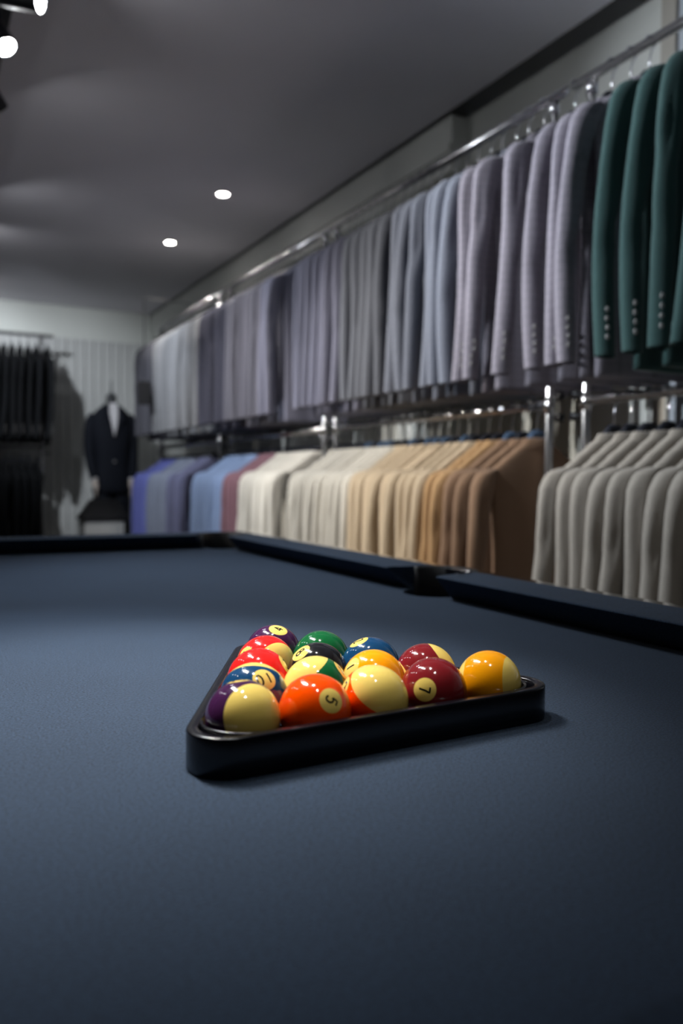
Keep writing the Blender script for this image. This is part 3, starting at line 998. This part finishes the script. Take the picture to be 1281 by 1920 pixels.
for s in (-1, 1):
    P_ = [(s * .050, -.085, 1.65), (s * .105, -.112, 1.58), (s * .125, -.128, 1.50), (s * .085, -.138, 1.49), (s * .004, -.146, 1.35), (s * .030, -.142, 1.46), (s * .052, -.105, 1.57)]
    q = len(P_)
    link('lapel', mesh('lp', P_ + [(x_, y_ + .03, z_) for x_, y_, z_ in P_], [tuple(range(q)), tuple(range(q, 2 * q))] + [(i, (i + 1) % q, q + (i + 1) % q, q + i) for i in range(q)]), navy, man)
link('button', mesh('bt', *tube([(0, -.128, 1.14), (0, -.140, 1.14)], .011, 12), True), MT['button'], man)
link('neck_cap', mesh('nc', *loft([ell(0, 0, w, w * .95, z, 20, 1) for z, w in ((1.62, .058), (1.68, .054), (1.72, .055), (1.735, .045), (1.742, .018), (1.76, .010), (1.85, .006), (1.87, .003))]), True), MT['head'], man)


def limb(path, rad, n=16):
    return tube(path, rad, n)


# arms: the visible right arm hangs slightly bent with its hand by the hip
for s in (-1, 1):
    path = [(s * .185, 0, 1.555), (s * .205, .005, 1.50), (s * .222, .010, 1.40), (s * .232, .012, 1.28), (s * .232, .0, 1.20), (s * .222, -.03, 1.10), (s * .205, -.06, 1.02), (s * .198, -.072, .985)]
    link('sleeve', mesh('ms', *limb(path, [.045, .066, .068, .060, .055, .052, .047, .044]), True), navy, man)
    hpts = [(s * .198, -.072, .995), (s * .195, -.078, .965), (s * .192, -.082, .935), (s * .190, -.085, .905)]
    parts = [limb(hpts, [.024, .030, .034, .026], 12)]
    for k in range(4):
        dy = (k - 1.5) * .017
        L_ = (.062, .075, .070, .055)[k]
        parts.append(limb([(s * .190, -.085 + dy, .915), (s * .187, -.087 + dy, .905 - L_ * .5), (s * .178, -.086 + dy, .905 - L_)], [.0085, .008, .006], 8))
    parts.append(limb([(s * .186, -.112, .955), (s * .182, -.130, .925), (s * .178, -.134, .895)], [.011, .009, .007], 8))
    link('hand', merge('hand', parts, True), MT['manskin'], man)
    link('shirt_cuff', mesh('cf', *limb([(s * .200, -.070, .993), (s * .197, -.075, .974)], [.041, .039], 16), True), MT['shirt'], man)
    # trouser leg and shoe
    link('trouser_leg', mesh('tl', *limb([(s * .085, 0, .90), (s * .092, 0, .80), (s * .095, 0, .55), (s * .095, .005, .30), (s * .095, .005, .075)], [.105, .105, .088, .080, .082], 20), True), navy, man)
    sh = [[(s * .095 + w * math.cos(2 * PI * i / 14), yc + .0 * i, .035 + h * math.sin(2 * PI * i / 14)) for i in range(14)] for yc, w, h in ((.07, .012, .012), (.06, .034, .034), (-.02, .038, .034), (-.10, .042, .028), (-.17, .034, .022), (-.20, .010, .010))]
    link('shoe', mesh('shoe', *loft(sh), True), MT['tablewood'], man)
link('stand_base', mesh('sb', *disc_ring(0, .02, [(.17, .0), (.17, .006), (.165, .009)], 32)), MT['chrome'], man)

# plinth beside the mannequin
pl = thing('display_plinth', 'white grooved plinth with a sloping black top beside the mannequin', 'plinth', (1.36, 6.80, 0), 0)
link('body', box_mesh('pb', (-.155, .155, -.14, .14, 0, .655), .004), MT['panel'], pl)
for i in range(6):
    link('slat', box_mesh('ps', (-.155 + i * .0520, -.155 + i * .052 + .047, -.150, -.1395, .02, .65), .002, 1), MT['panel'], pl)
V = [(-.175, -.17, .66), (.175, -.17, .66), (.175, .15, .66), (-.175, .15, .66), (-.175, -.17, .685), (.175, -.17, .685), (.175, .15, .82), (-.06, .15, .82)]
me = mesh('top', V, [(0, 1, 2, 3), (4, 5, 6, 7), (0, 1, 5, 4), (1, 2, 6, 5), (2, 3, 7, 6), (3, 0, 4, 7)])
link('sloping_top', me, MT['sign'], pl)

# small black panel on an arm at the end of the last rack
sg = thing('hanging_panel', 'small black square panel hanging in front of the far upper jackets', 'sign', (1.452, 5.75, 1.515), 0)
link('board', box_mesh('bo', (-.048, .048, -.010, .010, 0, .165), .003), MT['sign'], sg)
link('arm', mesh('arm', *tube([(.0, .0, .16), (.0, .0, .735), (.01, 0, .745), (.348, 0, .745), (.348, 0, .709)], .004, 8), True), MT['knob'], sg)

# ------------------------------------------------------------------ lamps
def aim(o, target):
    d = Vector(target) - Vector(o.location)
    o.rotation_euler = d.to_track_quat('-Z', 'Y').to_euler()


def spot(name, loc, target, watts, cone, blend, col, rad, parent=None):
    ld = bpy.data.lights.new(name, 'SPOT')
    ld.energy = watts; ld.spot_size = math.radians(cone); ld.spot_blend = blend; ld.color = col; ld.shadow_soft_size = rad
    o = bpy.data.objects.new(name, ld); C.objects.link(o); o.location = loc
    aim(o, target)
    return o


# ceiling tracks
for nm_, tx, a, b in (('black lighting track above the table carrying the lit spot heads', 0.30, .1, 7.2), ('short black lighting track over the near half of the table', 0.02, 1.1, 2.3), ('black lighting track left of the pool table', -.75, 1.6, 4.6)):
    t = thing('light_track', nm_, 'light track', (tx, 0, CZ), 0, 'ceiling light tracks')
    link('track_bar', box_mesh('bar', (-.017, .017, a, b, -.022, 0), .002), MT['head'], t)
    link('track_slot', box_mesh('slot', (-.006, .006, a + .02, b - .02, -.0235, -.0215)), MT['knob'], t)
for (pos, tgt, w, cone, blend, col, lab) in HEADS:
    p = Vector(pos)
    t = thing('track_spotlight', lab, 'spotlight', pos, 0, 'track spotlights')
    d = (Vector(tgt) - p).normalized()
    R = d.to_track_quat('-Z', 'Y').to_matrix().to_4x4()
    can = loft([[(r * math.cos(2 * PI * i / 28), r * math.sin(2 * PI * i / 28), z) for i in range(28)] for r, z in
                ((.012, .105), (.028, .10), (.034, .085), (.035, .04), (.036, -.055), (.036, -.06), (.0325, -.06), (.031, -.048))], True, False)
    me = mesh('lamp_body', *can, True); me.transform(R)
    link('lamp_body', me, MT['head'], t)
    me = mesh('lens', *loft([[(r * math.cos(2 * PI * i / 28), r * math.sin(2 * PI * i / 28), z) for i in range(28)] for r, z in ((.0312, -.050), (.0312, -.054), (.027, -.0565))])); me.transform(R)
    link('lens', me, MT['lens'], t)
    zt = CZ - .024 - p.z
    link('stem', mesh('stem', *tube([(0, 0, .02), (0, 0, zt)], .008, 10), True), MT['head'], t)
    link('adapter', box_mesh('ad', (-.018, .018, -.05, .05, zt - .028, zt - .0005), .003), MT['head'], t)
    lo_ = p + d * .066
    s_ = spot('spot_light', lo_, tgt, w, cone, blend, col, .024)
for (px_, py_), w in DOWNLIGHTS:
    t = thing('recessed_downlight', ('nearer' if py_ < 5 else 'farther') + ' of the two small round downlights in the ceiling', 'ceiling light', (px_, py_, CZ), 0, 'recessed downlights')
    link('ring', mesh('ring', *loft([[(r * math.cos(2 * PI * i / 28), r * math.sin(2 * PI * i / 28), z) for i in range(28)] for r, z in
                                    ((.045, 0), (.045, -.004), (.040, -.007), (.031, -.006), (.030, 0))], False, False), True), MT['white'], t)
    link('lens', mesh('dl', *loft([[(r * math.cos(2 * PI * i / 28), r * math.sin(2 * PI * i / 28), z) for i in range(28)] for r, z in ((.0298, -.0005), (.0295, -.003), (.022, -.006), (.008, -.008))])), MT['dlens'], t)
    spot('downlight', (px_, py_, CZ - .03), (px_, py_, 0), w, 110, .8, NEUT, .04)
